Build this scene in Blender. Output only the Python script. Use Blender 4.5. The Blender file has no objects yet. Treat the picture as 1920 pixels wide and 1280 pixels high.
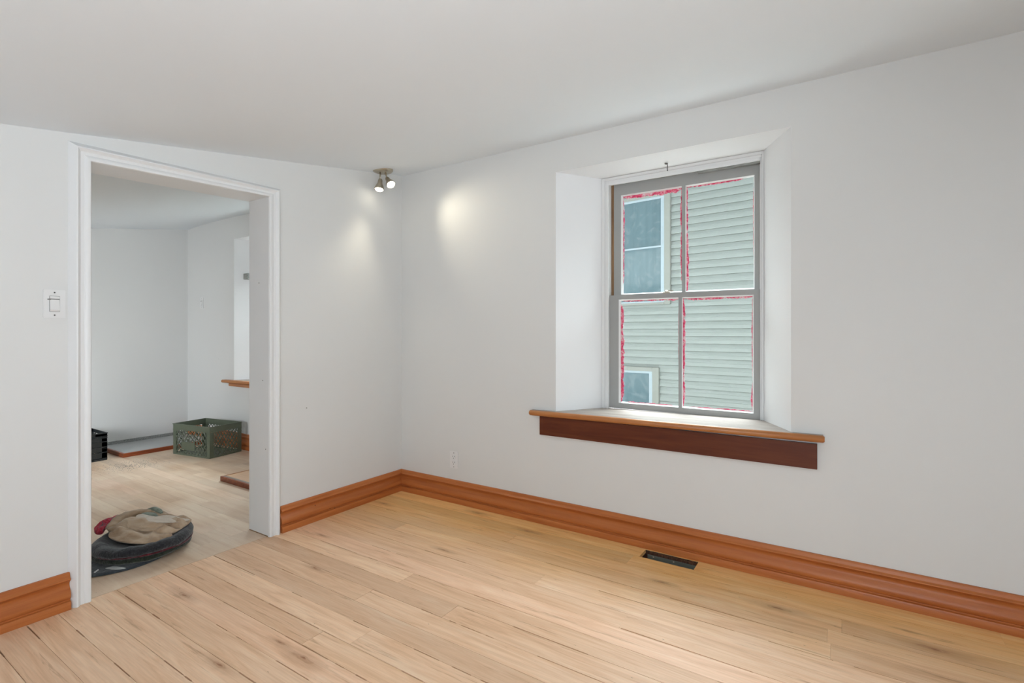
import bpy, bmesh, math, random
from math import sin, cos, pi, radians
from mathutils import Vector, Matrix, noise
random.seed(7)
sc = bpy.context.scene
col = sc.collection

# ------------------------------------------------------------------ camera
cam = bpy.data.cameras.new('camera'); camo = bpy.data.objects.new('camera', cam); col.objects.link(camo)
cam.sensor_width = 36.0; cam.lens = 951.0 / 1920 * 36.0
cam.shift_y = -17.0 / 1920; cam.clip_start = 0.05
camo.location = (2.867, -2.824, 1.22)
camo.rotation_euler = (pi / 2, 0, math.atan2(0.5459, 0.8377))
sc.camera = camo

# ------------------------------------------------------------------ world, lights, exposure
SKY = 0.9; SUN = 27.0; FILL_REAR = 15.5; FILL_SIDE = 39.0; FILL_BEYOND = 24.0; SPOT1 = 13.0; SPOT2 = 8.5
w = bpy.data.worlds.new('overcast_sky'); sc.world = w; w.use_nodes = True
nt = w.node_tree; bg = nt.nodes['Background']
tc = nt.nodes.new('ShaderNodeTexCoord'); sp = nt.nodes.new('ShaderNodeSeparateXYZ'); rp = nt.nodes.new('ShaderNodeValToRGB')
nt.links.new(tc.outputs['Generated'], sp.inputs[0]); nt.links.new(sp.outputs['Z'], rp.inputs[0]); nt.links.new(rp.outputs[0], bg.inputs[0])
rp.color_ramp.elements[0].position = 0.0; rp.color_ramp.elements[0].color = (.80, .86, .90, 1)
rp.color_ramp.elements[1].position = 0.7; rp.color_ramp.elements[1].color = (.90, .96, 1.0, 1)
bg.inputs[1].default_value = SKY
vs = sc.view_settings; vs.view_transform = 'Standard'; vs.look = 'None'; vs.exposure = 0.40; vs.gamma = 1.0; vs.use_curve_mapping = False

def area(name, loc, rot, sx, sy, power, color=(1, 1, 1), spread=180):
    l = bpy.data.lights.new(name, 'AREA'); l.shape = 'RECTANGLE'; l.size = sx; l.size_y = sy; l.energy = power; l.color = color; l.spread = radians(spread)
    o = bpy.data.objects.new(name, l); col.objects.link(o); o.location = loc; o.rotation_euler = rot; return o
# hazy bright sky lobe above the neighbouring roof (veiled sun)
sl = bpy.data.lights.new('veiled_sun', 'SUN'); sl.energy = SUN; sl.angle = radians(85); sl.color = (.97, .985, 1.0)
slo = bpy.data.objects.new('veiled_sun', sl); col.objects.link(slo); slo.rotation_mode = 'QUATERNION'
slo.rotation_quaternion = Vector((-.10, -1.0, -1.15)).to_track_quat('-Z', 'Y')
# fill lights added out of view, behind the camera and in the room beyond
area('rear_fill_light', (3.3, -4.27, 1.0), (radians(98), 0, radians(22)), 1.3, 1.3, FILL_REAR, (.84, .92, 1.0), 120)
area('side_fill_light', (4.37, -3.2, .95), (radians(125), 0, radians(90)), 1.4, 1.2, FILL_SIDE, (.84, .92, 1.0), 120)
area('beyond_fill_light', (-1.7, -3.57, 1.0), (radians(84), 0, radians(46)), 1.2, 1.0, FILL_BEYOND, (.88, .94, 1.0), 100)

# ------------------------------------------------------------------ node helpers
def lin(r, g, b):
    f = lambda c: (c / 255 / 12.92) if c <= 10 else ((c / 255 + .055) / 1.055) ** 2.4
    return (f(r), f(g), f(b), 1)

class Mat:
    def __init__(s, name, base=(.8, .8, .8, 1), rough=.6, metal=0.0, spec=.5):
        s.m = bpy.data.materials.new(name); s.m.use_nodes = True; s.nt = s.m.node_tree
        s.b = s.nt.nodes['Principled BSDF']
        s.b.inputs['Base Color'].default_value = base; s.b.inputs['Roughness'].default_value = rough
        s.b.inputs['Metallic'].default_value = metal; s.b.inputs['Specular IOR Level'].default_value = spec
        s._pos = None
    def n(s, t, **kw):
        x = s.nt.nodes.new('ShaderNode' + t)
        for k, v in kw.items(): setattr(x, k, v)
        return x
    def set(s, sock, v):
        if hasattr(v, 'is_linked') or isinstance(v, bpy.types.NodeSocket): s.nt.links.new(v, sock)
        else: sock.default_value = v
    def pos(s):
        if not s._pos: s._pos = s.n('NewGeometry').outputs['Position']
        return s._pos
    def rand(s): return s.n('ObjectInfo').outputs['Random']
    def vmath(s, op, a, b=None):
        x = s.n('VectorMath', operation=op); s.set(x.inputs[0], a)
        if b is not None: s.set(x.inputs[1], b)
        return x.outputs['Value'] if op in ('LENGTH', 'DISTANCE', 'DOT_PRODUCT') else x.outputs[0]
    def math(s, op, a, b=0.0, clamp=False):
        x = s.n('Math', operation=op, use_clamp=clamp); s.set(x.inputs[0], a); s.set(x.inputs[1], b); return x.outputs[0]
    def comb(s, x=0., y=0., z=0.):
        c = s.n('CombineXYZ'); s.set(c.inputs[0], x); s.set(c.inputs[1], y); s.set(c.inputs[2], z); return c.outputs[0]
    def noise(s, vec, scale=5., detail=3., rough=.5, dist=0.):
        x = s.n('TexNoise'); s.set(x.inputs['Vector'], vec); x.inputs['Scale'].default_value = scale
        x.inputs['Detail'].default_value = detail; x.inputs['Roughness'].default_value = rough; x.inputs['Distortion'].default_value = dist
        return x.outputs['Fac']
    def ramp(s, fac, stops, interp='LINEAR'):
        x = s.n('ValToRGB'); s.set(x.inputs[0], fac); cr = x.color_ramp; cr.interpolation = interp
        while len(cr.elements) < len(stops): cr.elements.new(.5)
        for e, (p, c) in zip(cr.elements, stops):
            e.position = p; e.color = c if isinstance(c, tuple) else (c, c, c, 1)
        return x.outputs[0]
    def mix(s, fac, a, b, blend='MIX'):
        x = s.n('Mix', data_type='RGBA', blend_type=blend); s.set(x.inputs[0], fac); s.set(x.inputs[6], a); s.set(x.inputs[7], b); return x.outputs[2]
    def bump(s, h, strength=.2, dist=.002):
        x = s.n('Bump'); s.set(x.inputs['Height'], h); x.inputs['Strength'].default_value = strength; x.inputs['Distance'].default_value = dist
        s.nt.links.new(x.outputs[0], s.b.inputs['Normal'])
    def color(s, v): s.set(s.b.inputs['Base Color'], v)
    def roughness(s, v): s.set(s.b.inputs['Roughness'], v)

def wall_paint(name, c1, c2, rough=.55, specks=True):
    m = Mat(name, rough=rough, spec=.3)
    n1 = m.noise(m.pos(), 1.3, 3); c = m.mix(n1, c1, c2)
    if specks:
        v = m.n('TexVoronoi'); m.set(v.inputs['Vector'], m.pos()); v.inputs['Scale'].default_value = 3.1
        near = m.ramp(v.outputs['Distance'], [(.0, 1.), (.009, 1.), (.013, 0.)])
        pick = m.ramp(m.noise(m.pos(), 2.3, 0), [(.54, 0.), (.56, 1.)])
        c = m.mix(m.math('MULTIPLY', near, pick), c, (.16, .15, .13, 1))
    m.color(c); m.bump(m.noise(m.pos(), 60, 4, .6), .12, .001)
    return m.m

def wood(name, cols, axis=0, stretch=14., scale=2.4, rough=.4, rnd=True, spec=.5, dots=False, coat=0.):
    m = Mat(name, rough=rough, spec=spec)
    k = [stretch] * 3; k[axis] = 1.0
    p = m.vmath('MULTIPLY', m.pos(), tuple(k))
    if rnd: p = m.vmath('ADD', p, m.comb(m.math('MULTIPLY', m.rand(), 37.0), m.math('MULTIPLY', m.rand(), 11.0)))
    g = m.noise(p, scale, 5, .6, .6)
    c = m.ramp(g, cols)
    if dots:
        v = m.n('TexVoronoi'); m.set(v.inputs['Vector'], m.pos()); v.inputs['Scale'].default_value = 11
        d = m.ramp(v.outputs['Distance'], [(.0, 1.), (.035, 1.), (.05, 0.)])
        pick = m.ramp(m.noise(m.pos(), 6, 0), [(.55, 0.), (.58, .8)])
        c = m.mix(m.math('MULTIPLY', d, pick), c, (.05, .015, .008, 1))
    m.color(c); m.bump(g, .15, .001); m.b.inputs['Coat Weight'].default_value = coat; m.b.inputs['Coat Roughness'].default_value = .25
    return m.m

def floor_wood(name, sanded, warm, knots, beyond=False):
    m = Mat(name, rough=.5, spec=.35)
    r = m.rand(); P = m.pos()
    off = m.comb(m.math('MULTIPLY', r, 53.0), m.math('MULTIPLY', r, 17.0), r)
    p = m.vmath('ADD', m.vmath('MULTIPLY', P, (1.3, 15., 1.)), off)
    g = m.noise(p, 1.6, 5, .6, 1.1)
    fine = m.noise(m.vmath('ADD', m.vmath('MULTIPLY', P, (3., 120., 1.)), off), 1.5, 3, .6)
    grain = m.ramp(g, [(.25, sanded[0]), (.45, sanded[1]), (.6, sanded[2]), (.78, sanded[3])])
    wgrain = m.ramp(g, [(.25, warm[0]), (.45, warm[1]), (.62, warm[2]), (.8, warm[3])])
    sx = m.n('SeparateXYZ'); m.set(sx.inputs[0], P)
    blot = m.noise(P, 2.2, 2)
    # old finish plus painted-in lamp glow near the window wall; middle is sanded bare
    near_y = m.ramp(m.math('ADD', m.math('ADD', m.math('MULTIPLY', sx.outputs['Y'], -1.0), m.math('MULTIPLY', sx.outputs['X'], .06)), m.math('MULTIPLY', blot, .35)), [(.45, 1.), (1.0, 0.)])
    fac = m.math('MULTIPLY', near_y, 1.0) if not beyond else m.ramp(blot, [(.45, 0.), (.7, .45)])
    c = m.mix(fac, grain, wgrain)
    # per board tone
    tone = m.ramp(r, [(0., (.84, .80, .76, 1)), (.25, (1.0, .97, .92, 1)), (.5, (.90, .84, .78, 1)), (.75, (1.05, 1.04, 1.0, 1)), (1., (.98, .90, .86, 1))])
    c = m.mix(1.0, c, tone, 'MULTIPLY')
    c = m.mix(m.ramp(fine, [(.35, .07 if beyond else .16), (.6, 0.)]), c, (.36, .20, .10, 1))
    # brown mineral streaks
    st = m.noise(m.vmath('ADD', m.vmath('MULTIPLY', P, (2.2, 34., 1.)), off), 1.1, 4, .7, .4)
    c = m.mix(m.ramp(st, [(.60, 0.), (.72, .22 if beyond else .6)]), c, (.34, .15, .06, 1))
    # tiny dark pores and nail specks
    v = m.n('TexVoronoi'); m.set(v.inputs['Vector'], m.vmath('MULTIPLY', P, (4., 15., 1.))); v.inputs['Scale'].default_value = 2.2
    dk = m.math('MULTIPLY', m.ramp(v.outputs['Distance'], [(0., .8), (.03, .7), (.05, 0.)]), m.ramp(m.noise(P, 7, 0), [(.56, 0.), (.62, 1.)]))
    c = m.mix(dk, c, (.10, .045, .02, 1))
    for i, (kx, ky, ks) in enumerate(knots):
        wob = m.vmath('ADD', m.vmath('MULTIPLY', m.vmath('SUBTRACT', P, (kx, ky, 0.)), (.36 / ks, 1.5 / ks, 0.)), m.vmath('MULTIPLY', m.comb(m.noise(P, 14, 2), m.noise(P, 19, 2)), (.025, .025, 0)))
        d = m.vmath('LENGTH', m.vmath('SUBTRACT', wob, (.0125, .0125, 0.)))
        c = m.mix(m.ramp(d, [(0., .9), (.004, .8), (.0065, .35), (.010, .6), (.016, .3), (.05, 0.)]), c, (.27, .10, .035, 1))
    m.color(c); m.roughness(m.ramp(g, [(.3, .38), (.7, .55)])); m.bump(m.math('ADD', g, m.math('MULTIPLY', fine, .4)), .18, .0015)
    return m.m

M = {}
M['wall'] = wall_paint('wall_paint', (.735, .738, .722, 1), (.765, .768, .752, 1))
M['ceiling'] = wall_paint('ceiling_paint', (.83, .88, .915, 1), (.855, .90, .935, 1), .7, False)
M['reveal'] = wall_paint('reveal_paint', (.84, .845, .85, 1), (.87, .875, .88, 1), .5, False)
M['trim'] = wall_paint('trim_paint', (.80, .805, .80, 1), (.85, .855, .855, 1), .32, False)
M['putty'] = Mat('glazing_putty', (.80, .81, .80, 1), .6).m
M['sash'] = wall_paint('grey_sash_paint', (.36, .365, .355, 1), (.40, .405, .395, 1), .45, True)
M['base'] = wood('varnished_baseboard', [(.22, (.36, .095, .022, 1)), (.5, (.47, .145, .038, 1)), (.78, (.55, .19, .056, 1))], 0, 18, 2.0, .34, True, .28, True, .05)
M['base_y'] = wood('varnished_baseboard_side', [(.22, (.36, .095, .022, 1)), (.5, (.47, .145, .038, 1)), (.78, (.55, .19, .056, 1))], 1, 18, 2.0, .34, True, .28, True, .05)
M['apron'] = wood('dark_stained_apron', [(.25, (.075, .014, .005, 1)), (.5, (.115, .026, .009, 1)), (.75, (.16, .042, .014, 1))], 0, 12, 2.5, .45, True, .3, True, .05)
M['nosing'] = wood('orange_nosing_wood', [(.25, (.38, .13, .035, 1)), (.6, (.50, .20, .06, 1)), (.8, (.58, .27, .10, 1))], 0, 12, 2.5, .35)
M['sillwood'] = wood('bare_sill_wood', [(.25, (.24, .20, .17, 1)), (.5, (.32, .275, .24, 1)), (.8, (.42, .375, .335, 1))], 0, 16, 2.0, .55)
M['jambwood'] = wood('bare_brown_jamb_wood', [(.3, (.16, .085, .04, 1)), (.7, (.38, .23, .12, 1))], 2, 14, 3, .7)
M['greywood'] = wood('weathered_grey_wood', [(.3, (.16, .17, .16, 1)), (.7, (.42, .43, .41, 1))], 0, 8, 12, .8)
S1 = [(.70, .43, .26, 1), (.83, .56, .375, 1), (.88, .63, .445, 1), (.92, .71, .53, 1)]
S2 = [(.72, .36, .12, 1), (.90, .53, .21, 1), (.95, .62, .28, 1), (.97, .71, .38, 1)]
KN = [(2.63, -.30, 1.3), (3.16, -.30, 1.3), (2.13, -.35, .9), (1.17, -1.66, 1.2), (1.01, -1.65, .7), (.99, -.65, .9), (.24, -.89, .7), (.30, -1.68, 1.2), (.95, -1.85, 1.0), (.80, -.08, 1.1), (.12, -.29, 1.0), (.58, -1.18, .9), (1.25, -.16, .9)]
M['floor'] = floor_wood('sanded_maple', S1, S2, KN)
M['floor2'] = floor_wood('sanded_maple_beyond', [(.72, .53, .38, 1), (.80, .63, .49, 1), (.83, .68, .54, 1), (.87, .74, .61, 1)], [(.50, .26, .12, 1), (.60, .36, .19, 1), (.66, .43, .25, 1), (.72, .5, .32, 1)], [], True)
M['subfloor'] = Mat('dark_subfloor', (.045, .018, .008, 1), .9).m
M['splinter'] = wood('splintered_dark_wood', [(.35, (.02, .008, .004, 1)), (.65, (.16, .06, .025, 1))], 2, 6, 30, .9)
M['metal'] = Mat('duct_sheet_metal', (.17, .18, .155, 1), .5, .35).m
M['cover'] = Mat('white_plastic', (.80, .80, .79, 1), .3).m
M['dark'] = Mat('dark_slot', (.02, .02, .02, 1), .6).m
M['shadowline'] = Mat('grey_plastic_gap', (.25, .25, .24, 1), .6).m
M['nickel'] = Mat('brushed_nickel', (.50, .45, .36, 1), .32, .9).m
m = Mat('lamp_lens', (1, .95, .85, 1)); m.b.inputs['Emission Color'].default_value = (1, .93, .76, 1); m.b.inputs['Emission Strength'].default_value = 9; M['lens'] = m.m
M['nail'] = Mat('dark_iron', (.09, .085, .08, 1), .5, .6).m

def siding_mat():
    m = Mat('pale_vinyl_siding', rough=.45)
    g = m.noise(m.vmath('MULTIPLY', m.pos(), (1., 1., 6.)), 2, 3)
    m.color(m.mix(g, (.25, .268, .248, 1), (.278, .296, .276, 1))); return m.m
M['siding'] = siding_mat()
M['sidingtrim'] = Mat('beige_house_trim', (.25, .25, .22, 1), .5).m
M['vinyl'] = Mat('white_vinyl_frame', (.34, .40, .44, 1), .4).m
m = Mat('neighbour_glass', (.10, .16, .19, 1), .08, 0, .35)
cv = m.noise(m.vmath('MULTIPLY', m.pos(), (9., 9., .4)), 2.2, 2)
m.color(m.mix(cv, (.07, .12, .14, 1), (.13, .19, .21, 1))); M['nglass'] = m.m
M['ground'] = Mat('pale_gravel_ground', (.68, .67, .65, 1), .9).m
M['ext'] = Mat('exterior_wall', (.40, .39, .36, 1), .9).m

def glass():
    m = bpy.data.materials.new('window_glass'); m.use_nodes = True; nt = m.node_tree; nt.nodes.clear()
    o = nt.nodes.new('ShaderNodeOutputMaterial'); mx = nt.nodes.new('ShaderNodeMixShader'); t = nt.nodes.new('ShaderNodeBsdfTransparent')
    g = nt.nodes.new('ShaderNodeBsdfGlossy'); f = nt.nodes.new('ShaderNodeMath'); f.operation = 'MULTIPLY_ADD'; f.inputs[1].default_value = .90; f.inputs[2].default_value = .035
    d = nt.nodes.new('ShaderNodeBsdfDiffuse'); d.inputs[0].default_value = (.8, .86, .88, 1); mx2 = nt.nodes.new('ShaderNodeMixShader')
    geo = nt.nodes.new('ShaderNodeNewGeometry'); n1 = nt.nodes.new('ShaderNodeTexNoise'); n1.inputs['Scale'].default_value = 9; n1.inputs['Detail'].default_value = 6; n1.inputs['Distortion'].default_value = 2.5
    r = nt.nodes.new('ShaderNodeValToRGB'); r.color_ramp.elements[0].position = .5; r.color_ramp.elements[0].color = (.01, .01, .01, 1); r.color_ramp.elements[1].position = .8; r.color_ramp.elements[1].color = (.14, .14, .14, 1)
    L = nt.links.new
    L(geo.outputs['Position'], n1.inputs['Vector']); L(n1.outputs['Fac'], r.inputs[0]); L(r.outputs[0], mx2.inputs[0])
    t.inputs[0].default_value = (.93, .98, .985, 1); g.inputs['Roughness'].default_value = .02; g.inputs[0].default_value = (.9, .9, .9, 1)
    L(t.outputs[0], mx2.inputs[1]); L(d.outputs[0], mx2.inputs[2])
    # Schlick reflectance, the same from either side of the pane
    dt = nt.nodes.new('ShaderNodeVectorMath'); dt.operation = 'DOT_PRODUCT'; L(geo.outputs['Normal'], dt.inputs[0]); L(geo.outputs['Incoming'], dt.inputs[1])
    ab = nt.nodes.new('ShaderNodeMath'); ab.operation = 'ABSOLUTE'; L(dt.outputs['Value'], ab.inputs[0])
    om = nt.nodes.new('ShaderNodeMath'); om.operation = 'SUBTRACT'; om.inputs[0].default_value = 1.0; L(ab.outputs[0], om.inputs[1])
    pw = nt.nodes.new('ShaderNodeMath'); pw.operation = 'POWER'; L(om.outputs[0], pw.inputs[0]); pw.inputs[1].default_value = 5.0; L(pw.outputs[0], f.inputs[0])
    L(f.outputs[0], mx.inputs[0]); L(mx2.outputs[0], mx.inputs[1]); L(g.outputs[0], mx.inputs[2]); L(mx.outputs[0], o.inputs[0]); return m
M['glass'] = glass()
m = Mat('pink_red_smear', rough=.5)
n1 = m.noise(m.vmath('MULTIPLY', m.pos(), (30., 1., 30.)), 1.5, 4, .7, .5)
m.color(m.ramp(n1, [(.30, (.50, .02, .07, 1)), (.44, (.80, .05, .16, 1)), (.54, (.85, .28, .36, 1)), (.64, (.88, .70, .72, 1))])); M['smear'] = m.m

# ------------------------------------------------------------------ geometry helpers
class MB:
    def __init__(s): s.v = []; s.f = []
    def add(s, vs, fs):
        k = len(s.v); s.v += [tuple(p) for p in vs]; s.f += [tuple(i + k for i in f) for f in fs]; return s
    def box(s, x0, x1, y0, y1, z0, z1):
        return s.add([(x0, y0, z0), (x1, y0, z0), (x1, y1, z0), (x0, y1, z0), (x0, y0, z1), (x1, y0, z1), (x1, y1, z1), (x0, y1, z1)],
                     [(0, 3, 2, 1), (4, 5, 6, 7), (0, 1, 5, 4), (1, 2, 6, 5), (2, 3, 7, 6), (3, 0, 4, 7)])
    def prism(s, poly, z0, z1):  # polygon in xy; z0/z1 numbers or functions of (x, y)
        fz = lambda z, p: z(*p) if callable(z) else z
        n = len(poly)
        return s.add([(p[0], p[1], fz(z0, p)) for p in poly] + [(p[0], p[1], fz(z1, p)) for p in poly],
                     [tuple(range(n - 1, -1, -1)), tuple(range(n, 2 * n))] + [(i, (i + 1) % n, n + (i + 1) % n, n + i) for i in range(n)])
    def loft(s, rings, closed=True, caps=True):
        n = len(rings[0]); k = len(s.v); s.v += [tuple(p) for r in rings for p in r]
        for a in range(len(rings) - 1):
            for i in range(n if closed else n - 1):
                j = (i + 1) % n
                s.f.append((k + a * n + i, k + a * n + j, k + (a + 1) * n + j, k + (a + 1) * n + i))
        if caps:
            s.f.append(tuple(k + i for i in range(n - 1, -1, -1))); s.f.append(tuple(k + (len(rings) - 1) * n + i for i in range(n)))
        return s
    def tube(s, pts, r, n=10):
        rings = []
        pts = [Vector(p) for p in pts]
        for i, p in enumerate(pts):
            d = (pts[min(i + 1, len(pts) - 1)] - pts[max(i - 1, 0)]).normalized()
            a = d.orthogonal().normalized(); b = d.cross(a)
            rr = r[i] if isinstance(r, (list, tuple)) else r
            rings.append([p + (a * cos(t) + b * sin(t)) * rr for t in [2 * pi * q / n for q in range(n)]])
        # keep ring frames aligned
        for i in range(1, len(rings)):
            best = min(range(n), key=lambda q: sum((rings[i][(q + t) % n] - pts[i] - rings[i - 1][t] + pts[i - 1]).length for t in range(n)))
            rings[i] = rings[i][best:] + rings[i][:best]
        return s.loft(rings)
    def lathe(s, prof, origin, axis=(0, 0, 1), n=28):
        ax = Vector(axis).normalized(); a = ax.orthogonal().normalized(); b = ax.cross(a); o = Vector(origin)
        return s.loft([[o + ax * h + (a * cos(t) + b * sin(t)) * max(r, 1e-4) for t in [2 * pi * q / n for q in range(n)]] for r, h in prof])
    def build(s, name, mat, parent=None, smooth=False, bevel=0.0, **tags):
        me = bpy.data.meshes.new(name); me.from_pydata(s.v, [], s.f)
        bm = bmesh.new(); bm.from_mesh(me); bmesh.ops.recalc_face_normals(bm, faces=bm.faces)
        if bevel: bmesh.ops.bevel(bm, geom=list(bm.edges), offset=bevel, segments=2, affect='EDGES', clamp_overlap=True)
        bm.to_mesh(me); bm.free()
        me.materials.append(M[mat] if isinstance(mat, str) else mat)
        if smooth:
            for p in me.polygons: p.use_smooth = True
        o = bpy.data.objects.new(name, me); col.objects.link(o)
        if parent:
            o.parent = parent
            if parent.type == 'EMPTY' or parent.matrix_world != Matrix.Identity(4):
                pass
        for k, v in tags.items(): o[k] = v
        return o

def empty(name, loc=(0, 0, 0), rz=0., **tags):
    o = bpy.data.objects.new(name, None); col.objects.link(o); o.location = loc; o.rotation_euler = (0, 0, rz); o.empty_display_size = .1
    for k, v in tags.items(): o[k] = v
    return o
# parts of a thing at `loc` are modelled in the thing's own frame
def mesh_smooth_auto(o, ang=35):
    for p in o.data.polygons: p.use_smooth = True
    for e in o.data.edges: pass
    try:
        o.data.set_sharp_from_angle(angle=radians(ang))
    except Exception: pass

WY = .012      # face of the window wall
WX = -.008     # face of the door wall
CEIL = lambda x, y: 2.437 + .166 * min(y, .1) if y > -2.25 else 2.437 - .166 * 2.25

# ------------------------------------------------------------------ the shell
def splayed_wall(name, x0, x1, z0, z1, yf, yi, yo, O, I, X):
    """O: opening at the face (l,r,b,t); I: opening at the frame; X: opening outside"""
    mb = MB()
    def rect(l, r, b, t, y): return [(l, y, b), (r, y, b), (r, y, t), (l, y, t)]
    def band(A, B): mb.loft([A, B], True, False)
    band(rect(x0, x1, z0, z1, yf), rect(*O, yf)); band(rect(*I, yi), rect(*I, yi + .125)); band(rect(*X, yi + .125), rect(*X, yo))
    band(rect(*I, yi + .125), rect(*X, yi + .125))
    band(rect(*X, yo), rect(x0, x1, z0, z1 + .6, yo)); band(rect(x0, x1, z0, z1 + .6, yo), rect(x0, x1, z0, z1, yf))
    o = mb.build(name, 'wall', kind='structure')
    rv = MB(); A = rect(*O, yf); B = rect(*I, yi)
    th = .004
    rv.loft([A, B], True, False)
    rv.build('reveal', 'reveal', o, label='bright white splayed plaster sides of the deep window opening')
    return o
O1 = (1.349, 2.655, .700, 2.231); I1 = (1.537, 2.501, .700, 2.231); X1 = (1.47, 2.54, .66, 2.29)
wr = splayed_wall('wall_right', -.21, 4.6, -.05, 2.47, WY, .30, .60, O1, I1, X1)
DX = -3.935; DY = .098
O2 = tuple(v + (DX if i < 2 else 0) for i, v in enumerate(O1)); O2 = (O2[0], O2[1], .690, 2.219)
I2 = (I1[0] + DX, I1[1] + DX, .690, 2.219); X2 = (X1[0] + DX, X1[1] + DX, .65, 2.28)
wr2 = splayed_wall('wall_beyond_right', -3.75, -.21, -.05, 2.49, DY, .30 + DY, .68, O2, I2, X2)

# door wall
DL, DR, DTL, DTR = -1.936, -1.083, 1.995, 2.028
mb = MB()
def zc(y): return CEIL(0, y) + .02
T = -.205
def ywall(y0, y1, za0, za1, zb0, zb1):  # panel between y0 and y1, bottom z za0/za1 (at y0,y1) top zb0/zb1
    mb.add([(WX, y0, za0), (WX, y1, za1), (WX, y1, zb1), (WX, y0, zb0), (T, y0, za0), (T, y1, za1), (T, y1, zb1), (T, y0, zb0)],
           [(0, 1, 2, 3), (7, 6, 5, 4), (0, 4, 5, 1), (3, 2, 6, 7), (0, 3, 7, 4), (1, 5, 6, 2)])
ywall(-4.3, -2.25, -.03, -.03, zc(-4), zc(-2.25)); ywall(-2.25, DL - .02, -.03, -.03, zc(-2.25), zc(DL - .02))
ywall(DR + .02, WY, -.03, -.03, zc(DR + .02), zc(0)); ywall(DL - .02, DR + .02, DTL + .015, DTR + .015, zc(DL), zc(DR))
mb.build('wall_left', 'wall', kind='structure')
MB().box(T - .0005, T + .004, WY, DY + .01, -.03, 2.5).build('wall_beyond_return', 'wall', kind='structure')
MB().box(-3.75, -3.60, -3.75, DY, -.05, 2.55).build('wall_far', 'wall', kind='structure')
def wall_with_opening(name, axis, pos, thick, a0, a1, z0, z1, h0, h1, s, t):
    mb = MB()
    for (p0, p1, q0, q1) in ((a0, h0, z0, z1), (h1, a1, z0, z1), (h0, h1, z0, s), (h0, h1, t, z1)):
        if axis == 'y': mb.box(p0, p1, pos - thick, pos, q0, q1)
        else: mb.box(pos, pos + thick, p0, p1, q0, q1)
    return mb.build(name, 'wall', kind='structure')
wall_with_opening('wall_near', 'y', -4.3, .2, -.2, 4.6, -.05, 2.5, 2.6, 4.0, .4, 1.85)
wall_with_opening('wall_side', 'x', 4.4, .2, -4.3, WY, -.05, 2.5, -3.95, -2.45, .25, 1.75)
wall_with_opening('wall_beyond_near', 'y', -3.6, .15, -3.75, -.205, -.05, 2.5, -2.4, -1.0, .4, 1.6)
# unseen panels added outside those openings to keep sky light out
MB().box(2.6, 4.0, -4.5, -4.48, .4, 1.85).build('sky_block_1', 'cover', kind='structure')
MB().box(4.56, 4.58, -3.95, -2.45, .25, 1.75).build('sky_block_2', 'cover', kind='structure')
MB().box(-2.4, -1.0, -3.75, -3.73, .4, 1.6).build('sky_block_3', 'cover', kind='structure')

def ceiling(name, x0, x1, y0, y1, fn, far=False):
    nx, ny = 36, 36; mb = MB(); V = []
    for i in range(nx + 1):
        for j in range(ny + 1):
            x = x0 + (x1 - x0) * i / nx; y = y0 + (y1 - y0) * j / ny
            V.append((x, y, fn(x, y)))
    F = [(i * (ny + 1) + j, i * (ny + 1) + j + 1, (i + 1) * (ny + 1) + j + 1, (i + 1) * (ny + 1) + j) for i in range(nx) for j in range(ny)]
    mb.add(V, F)
    k = len(mb.v); mb.add([(x0, y0, 2.9), (x1, y0, 2.9), (x1, y1, 2.9), (x0, y1, 2.9)], [(0, 1, 2, 3)])
    return mb.build(name, 'ceiling', smooth=True, kind='structure')
def cz1(x, y):
    yy = max(y, -2.9); z = 2.437 + .166 * min(yy, 0)
    if y < -2.2: z += .03 * (1 - cos(min(1, (-2.2 - y) / .7) * pi / 2))
    # plaster sags a little and rolls softly down into the window wall
    return z + .010 * sin(x * 2.1 + .4) * sin(y * 1.9) - .0
def cz2(x, y):
    z = 2.43 + .153 * (min(y, DY) - DY)
    d = x + 3.60
    return z + (.03 * (1 - math.exp(-max(d, 0) / .35)) if d > 0 else 0)
ceiling('ceiling', -.2, 4.55, -4.45, WY + .05, cz1)
ceiling('ceiling.001', -3.7, -.2, -3.7, DY + .05, cz2)

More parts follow.
